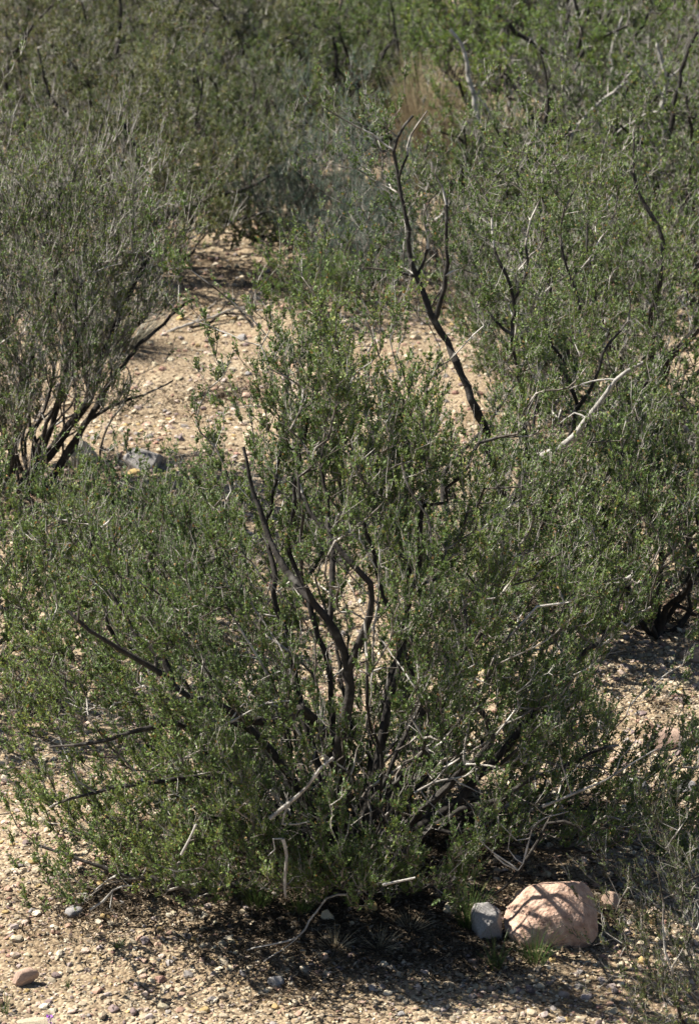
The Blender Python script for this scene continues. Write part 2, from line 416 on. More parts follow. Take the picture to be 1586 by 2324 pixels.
b0, _ = bush('big green desert bush in front with dark forked stems spreading from its middle', 800, 1985, 2.82, 1.72, 1.2, 11, 7200, MAIN, nauto=30, auto=dict(r=0.007, emin=40, emax=86),
     gk=dict(lo=2, lt=.05, extra=[(570, 980, .2, .17, 110), (670, 950, .2, .21, 100), (780, 950, .2, .2, 80), (890, 1010, .3, .19, 60), (1000, 1060, .3, .17, 90), (740, 1080, .1, .2, 120), (620, 1160, 0, .2, 100), (880, 1120, .1, .2, 100), (650, 820, .2, .08, 30), (740, 830, .2, .08, 30)], shell=0.2, tuft=0.045, clump=0.25, lump=0.13, cs=1.2, gaps=[(500, 2190, 900, 135, 1.0), (1065, 880, 65, 150, .92), (985, 740, 60, 90, .9), (310, 950, 130, 120, .7), (1330, 2160, 330, 220, 1.0), (1480, 1560, 150, 120, .9), (200, 1720, 170, 70, .4), (760, 1480, 100, 200, .25), (740, 1700, 170, 90, .3), (850, 1850, 260, 110, .3), (300, 830, 190, 130, .9), (640, 2080, 420, 60, .6), (450, 1590, 120, 60, .25), (230, 1010, 250, 115, .95)]),
     kw=dict(inner=.33, per_tip=5, thin_prob=0.5, nl=10, leaf=0.0228))
# the tall bush behind on the right
R1 = [
 ([(1150, 1390, 0), (1150, 1200, -.2), (1118, 1040, -.35), (1085, 940, -.4), (1050, 850, -.4), (1010, 775, -.35), (985, 720, -.35), (945, 625, -.3), (918, 500, -.3), (898, 410, -.25), (893, 345, -.25), (925, 262, -.2)], .038, .007, False),
 ([(990, 725, -.35), (1008, 650, -.4), (1010, 560, -.4), (1013, 470, -.4), (985, 400, -.35)], .016, .005, True),
 ([(950, 632, -.3), (890, 625, -.35), (820, 608, -.4)], .009, .004, True),
 ([(893, 345, -.25), (850, 310, -.25), (800, 285, -.25), (735, 250, -.25)], .007, .003, True),
 ([(1090, 1400, -.1), (1105, 1260, -.4), (1160, 1150, -.6), (1215, 1038, -.75)], .026, .018, False),
 ([(1215, 1038, -.75), (1212, 985, -.75), (1190, 920, -.75)], .007, .004, True),
 ([(1170, 1390, .1), (1240, 1150, -.2), (1300, 950, -.35), (1285, 820, -.35), (1310, 700, -.35), (1275, 560, -.3), (1290, 450, -.2)], .024, .005, False),
 ([(1300, 940, -.35), (1350, 870, -.4), (1365, 800, -.4), (1420, 730, -.35), (1430, 660, -.3)], .013, .004, True),
 ([(1285, 820, -.35), (1235, 760, -.35), (1230, 690, -.3), (1180, 640, -.3)], .011, .004, True),
 ([(1160, 1390, .1), (1190, 1100, -.2), (1185, 900, -.3), (1160, 760, -.35), (1165, 680, -.35), (1120, 560, -.3), (1115, 470, -.2), (1080, 400, -.2)], .024, .005, False),
 ([(1165, 680, -.35), (1200, 610, -.35), (1195, 530, -.3), (1225, 450, -.3)], .011, .004, True),
 ([(1160, 760, -.35), (1105, 700, -.35), (1080, 620, -.3)], .010, .004, True),
 ([(945, 625, -.3), (970, 560, -.3), (965, 480, -.3), (990, 430, -.25)], .009, .003, True),
 ([(898, 410, -.25), (930, 360, -.25), (935, 310, -.2), (975, 255, -.2)], .008, .003, True),
 ([(1180, 1390, 0), (1300, 1200, -.1), (1420, 1000, -.1), (1500, 800, 0)], .022, .006, False),
]
_b, _ = bush('tall bush behind the big one with one thick dark stem leaning left', 1150, 1390, 2.95, 1.25, 1.1, 23, 1900, R1, nauto=4,
     gk=dict(lo=26, extra=[(820, 370, .1, .16, 60), (860, 500, .2, .15, 50), (760, 290, 0, .13, 40), (870, 650, .1, .12, 40), (1100, 450, 0, .25, 120)], shell=0.3, clump=0.45, lump=0.2, gaps=[(1010, 790, 50, 90, .85), (1070, 930, 45, 90, .8), (955, 620, 40, 120, .75), (980, 250, 70, 90, .85), (880, 830, 120, 80, .9), (1040, 880, 60, 130, .75), (1330, 930, 110, 110, .5), (770, 420, 90, 250, .6), (900, 1000, 110, 150, .7)]), kw=dict(per_tip=5, nl=9, leaf=0.0247, bare=0.32, tl=(.05, .12), upb=.7, spread=.8, inner=.5), auto=dict(emin=50))
# its sunlit limb, same bush, with the sunlight put into paler bark
_base = np.array(_b.location)
def extra_stem(parent, base, pts, ra, rb, mat, label=None, name='stem'):
    pp = smooth_path([P(x, y, base[1]+dy)-base for x, y, dy in pts], 0.04, np.random.default_rng(int(pts[0][0])), 0.004)
    V, F = tube(pp, np.linspace(ra, rb, len(pp)), 8)
    o = link(name, np_mesh(name, V, F, M[mat], smooth=True), parent)
    if label: o['label'] = label
    return o
for i, (pts, ra, rb) in enumerate([
   ([(1216, 1036, -0.75), (1255, 1022, -0.80), (1290, 998, -0.85), (1335, 945, -0.90), (1365, 905, -0.93), (1395, 862, -0.95), (1420, 842, -0.95), (1458, 822, -0.95)], .021, .009),
   ([(1330, 950, -0.90), (1300, 935, -0.85), (1270, 960, -0.80)], .006, .003),
   ([(1395, 862, -0.95), (1340, 868, -0.95), (1290, 885, -0.95)], .006, .003),
   ([(1340, 950, -0.90), (1370, 935, -0.85), (1400, 960, -0.85)], .005, .003)]):
    extra_stem(_b, _base, pts, ra, rb, 'bark_pale', 'stem coloured pale grey for the sunlight on it' if i == 0 else None)

bush('dense green bush at the right edge beside the bare gravel patch', 1490, 1440, 1.75, 1.15, 1.0, 31, 1700,
     [([(1490, 1440, 0), (1500, 1250, 0), (1450, 1100, 0), (1440, 950, .1)], .02, .006, False),
      ([(1480, 1440, 0), (1400, 1330, -.2), (1370, 1200, -.2), (1350, 1050, -.2)], .018, .006, False)], nauto=6,
     gk=dict(lo=8, shell=0.3, clump=0.3, gaps=[(1490, 1560, 150, 110, 1)]), kw=dict(per_tip=5, nl=11, leaf=0.0247))
bush('bush at the right edge with a thick dark trunk leaning out of the photo', 1455, 990, 2.3, 1.25, 1.1, 37, 1500,
     [([(1455, 985, 0), (1475, 890, -.5), (1520, 815, -.8), (1590, 735, -.9), (1650, 640, -.9)], .05, .02, False),
      ([(1475, 890, -.5), (1480, 700, -.9), (1500, 560, -.9), (1450, 420, -.8), (1440, 300, -.7)], .032, .006, False),
      ([(1460, 985, 0), (1400, 800, -.7), (1340, 650, -.9), (1330, 500, -.8)], .028, .006, False)], nauto=5,
     gk=dict(lo=18, shell=0.3, clump=0.4), kw=dict(per_tip=5, nl=9, leaf=0.0286, bare=0.3, tl=(.05, .12), upb=.7, spread=.8, inner=.5), leafmat='leaf')
bush('green bush left of the thick leaning trunk with black crooked stems', 1230, 930, 1.95, 0.95, 0.9, 41, 1300,
     [([(1230, 925, 0), (1245, 720, -.8), (1240, 560, -.9), (1215, 430, -.8), (1190, 330, -.7)], .040, .006, False),
      ([(1240, 700, 0), (1190, 640, -.1), (1125, 520, -.1)], .014, .006, True)], nauto=5,
     gk=dict(lo=25, shell=0.3, clump=0.4,gaps=[(880, 830, 190, 120, .97)]), kw=dict(per_tip=5, nl=9, leaf=0.0273, bare=0.35, tl=(.05, .12), upb=.7, spread=.8, inner=.5))
# left side
LA = [
 ([(120, 1110, 0), (150, 1040, -.05), (205, 950, -.1), (265, 855, -.1), (320, 780, -.1), (385, 715, -.1), (440, 680, -.1)], .026, .008, False),
 ([(40, 1110, 0), (105, 1035, 0), (170, 950, 0), (215, 870, 0), (250, 770, .05), (300, 650, .1), (340, 560, .1), (350, 420, .1)], .036, .007, False),
 ([(20, 1110, 0), (35, 990, 0), (55, 880, 0), (85, 760, 0), (130, 640, 0), (105, 500, .05), (150, 420, .05)], .034, .007, False),
 ([(70, 1110, .1), (150, 850, .2), (200, 700, .3), (240, 560, .3), (230, 400, .3)], .022, .006, False),
 ([(205, 950, -.1), (250, 920, -.15), (330, 900, -.2), (400, 860, -.25)], .013, .005, True),
 ([(10, 1110, 0), (-40, 900, 0), (-60, 700, 0), (-90, 500, 0)], .026, .006, False),
 ([(60, 1110, -.1), (110, 960, -.2), (170, 800, -.3), (180, 640, -.3)], .016, .006, False),
]
bush('open half bare bush at the left edge with black slanting stems and grey twigs', 70, 1110, 2.25, 1.3, 1.1, 47, 2000, LA, nauto=20,
     gk=dict(lo=32, extra=[(390, 760, -.1, .13, 60), (330, 640, 0, .2, 120), (60, 480, 0, .3, 160), (260, 480, 0, .25, 140)], shell=0.3, clump=0.3, gaps=[(400, 830, 130, 110, .95), (200, 1010, 160, 80, .95), (540, 640, 170, 120, .97)]),
     kw=dict(per_tip=5, nl=9, leaf=0.0234, bare=0.28, inner=.42, tw=.0020, tl=(0.07, 0.19)), auto=dict(emin=48, r=0.008))
LB = [
 ([(300, 610, 0), (350, 520, 0), (420, 475, 0), (490, 445, 0), (560, 430, 0), (610, 400, 0)], .042, .012, False),
 ([(300, 610, 0), (345, 480, 0), (320, 380, 0), (295, 310, 0), (262, 255, 0)], .034, .014, False),
 ([(330, 600, 0), (440, 520, -.1), (540, 500, -.1), (620, 480, -.1)], .022, .008, False),
 ([(290, 610, .1), (380, 400, .2), (440, 280, .2), (460, 180, .3)], .026, .008, False),
]
bush('wide olive bush on the left behind the bare gravel with low dark limbs', 330, 610, 2.15, 1.5, 1.3, 53, 1700, LB, nauto=4, leafmat='leaf_olive',
     gk=dict(lo=8, shell=0.3, clump=0.35, lump=0.15, gaps=[(560, 640, 220, 70, .97)]), kw=dict(per_tip=5, nl=9, leaf=0.0312, bare=0.25))
bush('low green bush at the left edge with a dark limb reaching in from outside', -120, 1600, 1.7, 1.35, 1.1, 59, 1600,
     [([(-120, 1600, 0), (-40, 1440, 0), (0, 1385, 0), (60, 1420, -.1), (125, 1460, -.15)], .03, .01, False),
      ([(-120, 1600, 0), (-30, 1530, 0), (40, 1518, -.1), (90, 1495, -.1)], .018, .007, False)], nauto=7,
     gk=dict(lo=14, shell=0.3, clump=0.35), kw=dict(per_tip=5, nl=10, leaf=0.0240, bare=0.2))
bush('rounded green bush behind the big one and below the half bare bush', 330, 1400, 0.95, 0.85, 0.7, 61, 900, [], nauto=9,
     gk=dict(lo=12, shell=0.3, clump=0.35, gaps=[(330,850,260,130,.9)]), kw=dict(per_tip=5, nl=10, leaf=0.0240))
bush('small bright bush on the pale gravel below the blue green shrub', 735, 725, 0.5, 0.5, 0.45, 67, 300, [], nauto=6, leafmat='leaf_bright',
     gk=dict(lo=15, shell=0.35, clump=0.3), kw=dict(per_tip=4, nl=9, leaf=0.0273))
# lower right: thin open shrub
bush('thin open shrub with small pale leaves in the bottom right corner', 1690, 2350, 0.95, 0.78, 0.6, 71, 900,
     [([(1620, 2420, 0), (1545, 2300, -.1), (1500, 2100, -.1), (1495, 1980, -.1)], .009, .003, False)], nauto=8, leafmat='leaf_olive',
     gk=dict(lo=10, shell=0.3, clump=0.3, rt=0.0011), kw=dict(per_tip=4, nl=8, leaf=0.0156, bare=0.2, tl=(0.04, 0.1)), auto=dict(r=0.008))
# blue green shrubs
def wand_shrub(label, px, py, Hh, R, seed, n, mat, cat='shrub', name='wand_shrub', lean=0.35, blade=0.004, group=None, sides=3):
    """many thin upright rods from one crown (ephedra, bunch grass)."""
    base = G(px, py); rng = np.random.default_rng(seed)
    az = rng.uniform(0, 6.283, n); sp = rng.uniform(0, 1, n)**0.6
    p0 = np.stack([np.cos(az)*sp*R*0.25, np.sin(az)*sp*R*0.25, np.zeros(n)], 1)
    h = Hh*rng.uniform(0.45, 1.0, n)*(1-0.35*sp**2)
    d = unit(np.stack([np.cos(az)*sp*R/Hh, np.sin(az)*sp*R/Hh, np.ones(n)], 1)+rng.normal(0, 0.07, (n, 3)))
    K = 4; pts = [p0]
    for k in range(K):
        d = unit(d+rng.normal(0, 0.05, (n, 3))+np.stack([np.cos(az), np.sin(az), -0.3*np.ones(n)], 1)*lean*0.22*(k/K))
        pts.append(pts[-1]+d*(h/K)[:, None])
    Vs, Fs, off = [], [], 0
    for k in range(K):
        dd = unit(pts[k+1]-pts[k])
        V, F = prisms(pts[k], pts[k+1], dd, dd, np.full(n, blade*(1-k/K*0.6)), np.full(n, blade*(1-(k+1)/K*0.7)), sides)
        Vs.append(V); Fs.append(F+off); off += len(V)
    tint = np.tile(np.repeat(np.clip(rng.normal(0.5, 0.22, n), 0, 1), sides), K)
    o = link(name, np_mesh(name, np.concatenate(Vs), np.concatenate(Fs), M[mat], tint=tint), None, base)
    return tag(o, label, cat, group)
for lab, px, py, hh, rr, sd, na in [('blue green wispy shrub in the middle behind the pale gravel', 735, 600, 1.55, 0.85, 305, 900), ('smaller blue green wispy shrub right behind the dark leaning stem', 840, 690, 0.95, 0.55, 306, 420)]:
    bush(lab, px, py, hh, rr, rr*.8, sd, na, leafmat='leaf_blue', nauto=12, gk=dict(lo=25, shell=0.25, clump=0.3), name='wispy_shrub', cat='shrub',
         kw=dict(per_tip=5, nl=11, leaf=0.024, leafw=0.28, tl=(0.09, 0.2), upb=1.6, spread=0.5, inner=0.2), auto=dict(emin=55, r=0.009))
wand_shrub('blue grey wispy shrub high up above the tan dry grass tuft', 640, 300, 1.2, 0.8, 8, 800, 'leaf_blue', lean=0.5, blade=0.006)
wand_shrub('tall dry tan grass clump between the bright bushes', 975, 430, 1.6, 0.5, 9, 900, 'straw', 'grass', 'dry_grass_clump', blade=0.0042)
wand_shrub('wide dry brownish grass clump right of the tan one', 1120, 450, 1.15, 0.75, 10, 1100, 'straw', 'grass', 'dry_grass_clump', blade=0.004)
wand_shrub('thin pale dry grass clump near the top edge', 612, 190, 1.9, 0.4, 12, 420, 'straw', 'grass', 'dry_grass_clump', blade=0.005)
wand_shrub('short faded grass clump left of the dark leaning stem', 830, 560, 0.75, 0.6, 13, 700, 'leaf_grey', 'grass', 'dry_grass_clump', blade=0.004)
wand_shrub('grey dry twiggy shrub under the half bare bush', 260, 790, 0.7, 0.7, 14, 420, 'leaf_grey', 'shrub', 'dry_shrub', blade=0.0035, lean=0.8)
wand_shrub('low grey dead shrub at the left edge beside yellow flower', 90, 1610, 0.32, 0.35, 15, 600, 'leaf_grey', 'shrub', 'dry_shrub', blade=0.0022, lean=0.9)
wand_shrub('bent grey dead tussock on the gravel behind the big bush', 430, 1320, 0.4, 0.5, 16, 500, 'twig_dead', 'shrub', 'dry_shrub', blade=0.0028, lean=1.6)
wand_shrub('dead grey brush right of the dark leaning stem', 1110, 720, 0.9, 0.6, 17, 500, 'twig_dead', 'shrub', 'dry_shrub', blade=0.004, lean=1.0)

# background bushes: prototypes, then copies
def proto(seed, Hh, RX, RY, n_attr, leafmat, leaf, bare, nauto=9, twigm='twig', lo=12, bark='bark'):
    g = grow(seed, Hh, RX, RY, n_attr, auto_limbs(seed, Hh, RX, RY, nauto, r=0.034, frac=.85), lo=lo, shell=0.3, clump=0.4, lump=0.2, rt=0.0016)
    g['tw'] = 0.002
    return bush_meshes(g, M[leafmat], M[bark], M[twigm], per_tip=6, nl=9, leaf=leaf, bare=bare, tl=(0.05, 0.12), upb=.6, spread=.85, inner=.52)
PR = {
 'olive': proto(101, 2.1, 1.35, 1.3, 1200, 'leaf_olive', 0.032, 0.32),
 'olive2': proto(102, 1.9, 1.5, 1.3, 1200, 'leaf_olive', 0.032, 0.42),
 'bright': proto(103, 2.2, 1.4, 1.3, 1400, 'leaf_bright', 0.028, 0.25),
 'bright2': proto(104, 1.9, 1.2, 1.2, 1200, 'leaf_bright', 0.028, 0.25),
 'mid': proto(105, 2.0, 1.35, 1.3, 1200, 'leaf', 0.032, 0.35),
 'grey': proto(106, 1.8, 1.3, 1.2, 1000, 'leaf_olive', 0.030, 0.75, bark='bark_pale'),
}
FAR = [  # label, proto, px, py, scale, rotation
 ('olive bush at the left edge with dark upright stems near the top corner', 'olive', 60, 440, 1.05, 0.4),
 ('grey twiggy bush between the half bare bush and the olive one', 'grey', 130, 640, 0.9, 1.9),
 ('yellowish olive bush right of the top left corner bush', 'olive2', 330, 300, 1.15, 2.3),
 ('yellowish bush rising behind the wide olive one', 'olive', 520, 330, 0.95, 3.9),
 ('dark green bush at the foot of the wide olive one', 'mid', 590, 545, 0.62, 5.1),
 ('bright green bush in front of the pale upright limb', 'bright', 850, 320, 0.9, 0.9),
 ('bright green bush in the upper right with a forked black stem', 'bright', 1250, 430, 1.25, 3.3),
 ('grey bare bush with white crossing limbs near the right edge', 'grey', 1470, 420, 1.2, 0.7),
 ('bright bush at the top right corner', 'bright2', 1600, 250, 1.25, 2.9),
 ('bushy green clump below the forked black stem', 'mid', 1080, 640, 0.85, 2.2),
 ('dense green bush in front of the white limbs at right', 'mid', 1420, 640, 1.1, 4.4),
 ('green bush at the right edge halfway up', 'mid', 1620, 720, 1.1, 1.4),
 ('greyish green bush in the top left corner far away', 'olive2', 20, 180, 1.2, 5.0),
 ('far green bush right of the thin pale grass', 'bright2', 760, 200, 1.1, 4.0),
 ('far bright bush at the middle of the top edge', 'bright2', 1010, 170, 1.2, 1.2),
 ('far bright bush right of the top middle', 'bright', 1180, 190, 1.1, 5.6),
 ('dull olive bush behind the top left ones', 'olive', 240, 140, 1.1, 1.5),
 ('dull olive bush left of the thin pale grass', 'olive2', 480, 170, 1.0, 0.2),
 ('grey bush right behind the thin pale grass', 'grey', 690, 90, 1.0, 3.2),
 ('dark bush peeping over the bright ones at the top', 'mid', 1330, 130, 1.15, 2.6),
 ('far green bush right of the dark one at the top', 'bright2', 1480, 110, 1.2, 3.7),
 ('bright bush behind the dark leaning stem', 'bright2', 1150, 580, 0.65, 5.8),
]
for i, (lab, pk, px, py, sc, rz) in enumerate(FAR):
    place(PR[pk], 'desert_bush', lab, 'bush', G(px, py), GRP, rz, sc)
rng = np.random.default_rng(15)
for px, py, pk_, sc in [(180, 420, 'olive', .8), (420, 400, 'mid', .8), (520, 250, 'olive2', .9), (620, 420, 'mid', .7), (700, 330, 'olive2', .8), (100, 290, 'olive', 1), (820, 250, 'bright2', .9),
      (1500, 540, 'mid', .9), (400, 210, 'olive', 1.), (600, 230, 'mid', .9), (-60, 640, 'mid', .9), (1370, 300, 'bright2', 1), (340, 80, 'mid', 1), (560, 90, 'olive', 1), (120, 90, 'mid', 1)]:
    place(PR[pk_], 'desert_bush', 'bush crowded in among the others in the upper half of the photo', 'bush', G(px, py), 'bushes crowded together in the upper half', rng.uniform(0, 6.28), sc)
rng = np.random.default_rng(5)
keys = list(PR)
for y0 in (44, 50, 57, 66, 77):
    for k in range(7+int((y0-44)/8)):
        wdt = y0*0.125*1.25
        x = -wdt+2*wdt*(k+0.5)/(7+int((y0-44)/8))+rng.uniform(-.5, .5); y = y0+rng.uniform(-1.5, 1.5)
        place(PR[keys[rng.integers(0, 6)]], 'desert_bush', 'far bush in the crowded scrub along the top edge', 'bush',
              (x, y, float(terrain(x, y))-0.03), 'far scrub bushes along the top edge', rng.uniform(0, 6.28), rng.uniform(0.9, 1.35))

# pale limbs standing in the upper right bushes
def dead_branch(label, pts, Y, ra, rb, mat='bark_pale', name='dead_branch', forks=(), cat='branch', group=None, wob=0.006):
    w = [P(x, y, Y+dy) for x, y, dy in pts]; base = w[0].copy()
    rng = np.random.default_rng(int(abs(pts[0][0])*3+pts[0][1]))
    pp = smooth_path([q-base for q in w], 0.04, rng, wob)
    V, F = tube(pp, np.linspace(ra, rb, len(pp))*(1+0.12*rng.normal(0, 1, len(pp))), 7)
    for f in forks:
        k = int(f[0]*(len(pp)-1)); a = pp[k]
        q = smooth_path([a]+[P(x, y, Y+dy)-base for x, y, dy in f[1]], 0.04, rng, wob)
        r0 = f[2] if len(f) > 2 else rb*1.1
        V2, F2 = tube(q, np.linspace(r0, r0*0.45, len(q)), 6)
        F = np.concatenate([F, F2+len(V)]); V = np.concatenate([V, V2])
    o = link(name, np_mesh(name, V, F, M[mat], smooth=True), None, base)
    return tag(o, label, cat, group)
YA = G(1110, 400)[1]-4
dead_branch('pale upright dead limb with a knobbly bend above the tan grass', [(1095, 400, 0), (1082, 255, 0), (1066, 195, 0), (1050, 110, 0), (1020, 68, 0)], YA, .030, .013,
            forks=[(.8, [(1052, 100, 0), (1062, 92, 0)], .01), (.55, [(1100, 240, 0), (1135, 310, 0)], .012), (.5, [(1100, 190, 0), (1120, 170, 0)], .008)])
YB = G(1250, 430)[1]-3.2
dead_branch('pale slanting dead limb under the upper right bright bush', [(1240, 410, -.1), (1275, 370, -.1), (1305, 295, -.1), (1360, 235, -.1), (1425, 185, -.1)], YB, .024, .012,
            forks=[(.6, [(1330, 280, 0), (1400, 245, 0)], .01), (.8, [(1380, 190, 0), (1390, 150, 0)], .007)])
dead_branch('thin white dead limb sloping down to the right in the upper right', [(1345, 300, -.2), (1390, 335, -.2), (1440, 365, -.2)], YB, .014, .010)
dead_branch('black forked stem standing in the upper right bright bush', [(1245, 400, 0), (1243, 330, 0), (1190, 240, 0), (1145, 165, 0)], YB, .026, .010, mat='bark',
            forks=[(.4, [(1238, 270, 0), (1240, 180, 0), (1225, 120, 0)], .016), (.4, [(1270, 250, 0), (1300, 170, 0)], .012)])
dead_branch('pale broken limb below the forked black stem', [(1290, 300, .1), (1345, 250, .1), (1390, 210, .1), (1440, 160, .1)], YB, .016, .008, forks=[(.5, [(1400, 250, 0)], .008)])
dead_branch('short pale limb beside the tan dry grass', [(935, 365, 0), (925, 330, 0), (935, 300, 0)], YB, .014, .009)
dead_branch('pale hooked limb right of the dark leaning stem', [(1010, 480, .0), (985, 500, .0), (965, 470, .0), (975, 400, 0), (975, 370, 0)], YB-2, .012, .008)
YC = G(1470, 420)[1]-3.4
dead_branch('white crossing dead limbs near the top right corner', [(1515, 330, -1), (1500, 250, -1), (1510, 190, -1), (1490, 100, -1)], YC, .026, .014,
            forks=[(.5, [(1470, 170, -1), (1440, 130, -1)], .011), (.35, [(1460, 260, -1), (1400, 300, -1)], .012), (.65, [(1540, 160, -1), (1560, 120, -1)], .009)])
dead_branch('long dark limb rising steeply at the top right', [(1515, 335, -1.1), (1530, 240, -1.1), (1550, 150, -1.1), (1580, 70, -1.1)], YC, .026, .014, mat='bark')
YD = G(800, 1985)[1]
dead_branch('pale broken dead branch slanting up under the big bush', [(612, 1858, -.5), (650, 1818, -.5), (695, 1782, -.52), (725, 1745, -.55), (755, 1722, -.55)], YD-0.4, .009, .006, mat='twig_dead',
            forks=[(.3, [(640, 1870, -.5), (700, 1860, -.5)], .006)])
dead_branch('white peeled dead stick hanging upright below the big bush', [(642, 1903, -.62), (650, 1945, -.62), (647, 1990, -.62), (646, 2035, -.62)], YD-0.4, 0.0080, 0.0048, mat='twig_dead',
            forks=[(.05, [(618, 1900, -.6), (624, 1925, -.6), (612, 1945, -.6)], .004)])
dead_branch('short white stick lying across leaves at lower middle', [(868, 2008, -.75), (905, 2000, -.75), (942, 1992, -.75)], YD-0.4, .006, .005)
dead_branch('thin grey fallen stick reaching down left over the gravel', [(785, 2030, -.75), (740, 2042, -.8), (700, 2090, -.85), (670, 2130, -.9), (560, 2160, -.95)], YD, .005, .0025, mat='twig_dead',
            forks=[(.4, [(650, 2150, -.9), (600, 2185, -1)], .003)])
dead_branch('pale forked dead twig below the bush at lower left', [(205, 2065, -1), (235, 2045, -.98), (258, 2025, -.95), (300, 2010, -.9)], YD, .006, .003,
            forks=[(.5, [(250, 2060, -1), (262, 2080, -1)], .003)])
dead_branch('white bare stick in the leaves at lower left', [(412, 1940, -.75), (430, 1905, -.75), (446, 1870, -.75)], YD-0.4, 0.0064, 0.0048, mat='twig_dead')
dead_branch('pale dead twig cluster above the pink boulder', [(1120, 1940, -.7), (1175, 1975, -.72), (1200, 1900, -.7), (1220, 1860, -.7), (1290, 1840, -.65)], YD-0.4, 0.0040, 0.0024, mat='twig_dead',
            forks=[(.2, [(1090, 1905, -.7), (1075, 1860, -.7)], .004), (.3, [(1150, 1930, -.7), (1160, 1880, -.7)], .003), (.5, [(1170, 1910, -.7), (1130, 1870, -.7)], .003)])
dead_branch('long pale bare branch pointing right above the shaded stones', [(1230, 1830, -.3), (1300, 1800, -.3), (1370, 1770, -.3), (1420, 1742, -.3), (1500, 1700, -.3)], YD-0.4, 0.0064, 0.0032, mat='twig_dead',
            forks=[(.3, [(1290, 1760, -.3), (1270, 1700, -.3)], .004), (.6, [(1400, 1720, -.3), (1440, 1680, -.3)], .003)])
for lab, pts, r in [('grey tangled dead twigs under the middle of the big bush', [(940, 1800, -.5), (1000, 1770, -.5), (1060, 1760, -.5), (1100, 1730, -.5)], .006),
                    ('grey dead twigs left of the broken dead branch', [(430, 1680, -.7), (520, 1640, -.7), (600, 1600, -.7), (660, 1590, -.7)], .006)]:
    dead_branch(lab, pts, YD, r, .003, mat='twig_dead', forks=[(.2, [(pts[1][0]-30, pts[1][1]+50, -.5), (pts[1][0]+10, pts[1][1]+90, -.5)], .004),
        (.4, [(pts[2][0]-20, pts[2][1]-40, -.5), (pts[2][0]+30, pts[2][1]-80, -.5)], .004), (.6, [(pts[2][0]+30, pts[2][1]+40, -.5), (pts[3][0], pts[3][1]+70, -.5)], .004), (.8, [(pts[3][0]+20, pts[3][1]-30, -.5)], .003)])
dead_branch('pale curved bare branch at right above the gravel patch', [(1440, 1300, -.9), (1400, 1325, -.95), (1365, 1330, -1), (1340, 1350, -1)], G(1490, 1440)[1], .008, .005,
            forks=[(.5, [(1400, 1370, -1), (1412, 1395, -1)], .006)])
dead_branch('short pale stick in the leaves at right', [(1300, 1268, -.8), (1330, 1262, -.8), (1355, 1264, -.8)], G(1490, 1440)[1], .010, .008)
# fallen branch pile on the pale gravel
YE = G(520, 735)[1]
for i, (lab, pts, mat) in enumerate([('long grey fallen branch lying over the gravel mound', [(330, 775, -.2), (400, 745, -.1), (470, 722, 0), (550, 698, .1), (600, 690, .1)], 'twig_dead'),
      ('dark fallen branch crossing the grey one on the gravel', [(600, 795, -.3), (575, 745, -.1), (545, 705, 0), (520, 668, .1)], 'bark'),
      ('crooked dark stick on top of the fallen branches', [(430, 742, 0), (470, 735, .05), (510, 712, .1), (560, 715, .1)], 'bark')]):
    dead_branch(lab, pts, YE, .016, .006, mat=mat, forks=[(.4, [(pts[2][0]+20, pts[2][1]-40, .1)], .007), (.7, [(pts[3][0]+40, pts[3][1]+25, .1)], .007)])

# ------------------------------------------------------------------ ground
def build_ground():
    xs = np.concatenate([np.linspace(-300, -8, 30), np.linspace(-7.5, 7.5, 260), np.linspace(8, 300, 30)])
    ys = np.concatenate([np.linspace(-60, 7, 14), np.linspace(7.3, 30, 400), np.linspace(30.3, 60, 90), np.linspace(64, 420, 40)])
    X, Y = np.meshgrid(xs, ys); Z = terrain(X, Y)
    V = np.stack([X, Y, Z], -1).reshape(-1, 3); nx = len(xs); ny = len(ys)
    i, j = np.meshgrid(np.arange(nx-1), np.arange(ny-1)); b = (j*nx+i).ravel()
    F = np.stack([b, b+1, b+nx+1, b+nx], 1)
    m, nt, out = newmat('desert_soil'); L = nt.links
    tc = N(nt, 'ShaderNodeTexCoord')
    vo = N(nt, 'ShaderNodeTexVoronoi'); vo.inputs['Scale'].default_value = 55; L.new(tc.outputs['Object'], vo.inputs['Vector'])
    sp = N(nt, 'ShaderNodeSeparateColor'); L.new(vo.outputs['Color'], sp.inputs[0])
    r = ramp(nt, [(0, (0.17, 0.13, 0.10)), (0.35, (0.27, 0.215, 0.165)), (0.7, (0.36, 0.295, 0.225)), (1, (0.44, 0.375, 0.30))])
    L.new(sp.outputs[0], r.inputs['Fac'])
    nz = N(nt, 'ShaderNodeTexNoise'); nz.inputs['Scale'].default_value = 1.3; nz.inputs['Detail'].default_value = 8; L.new(tc.outputs['Object'], nz.inputs['Vector'])
    r2 = ramp(nt, [(0.3, (0.64, 0.57, 0.46)), (0.7, (1.05, 1.01, 0.88))]); L.new(nz.outputs['Fac'], r2.inputs['Fac'])
    mx = N(nt, 'ShaderNodeMix'); mx.data_type = 'RGBA'; mx.blend_type = 'MULTIPLY'; mx.inputs['Factor'].default_value = 1
    L.new(r.outputs['Color'], mx.inputs['A']); L.new(r2.outputs['Color'], mx.inputs['B'])
    pr = N(nt, 'ShaderNodeBsdfPrincipled'); pr.inputs['Roughness'].default_value = 0.95; pr.inputs['Specular IOR Level'].default_value = 0.1
    L.new(mx.outputs['Result'], pr.inputs['Base Color'])
    b1 = N(nt, 'ShaderNodeBump'); b1.inputs['Strength'].default_value = 0.8; b1.inputs['Distance'].default_value = 0.012; b1.invert = True
    L.new(vo.outputs['Distance'], b1.inputs['Height']); L.new(b1.outputs['Normal'], pr.inputs['Normal'])
    L.new(pr.outputs[0], out.inputs['Surface'])
    return tag(link('ground', np_mesh('ground', V, F, m, smooth=True)), kind='structure')
build_ground()

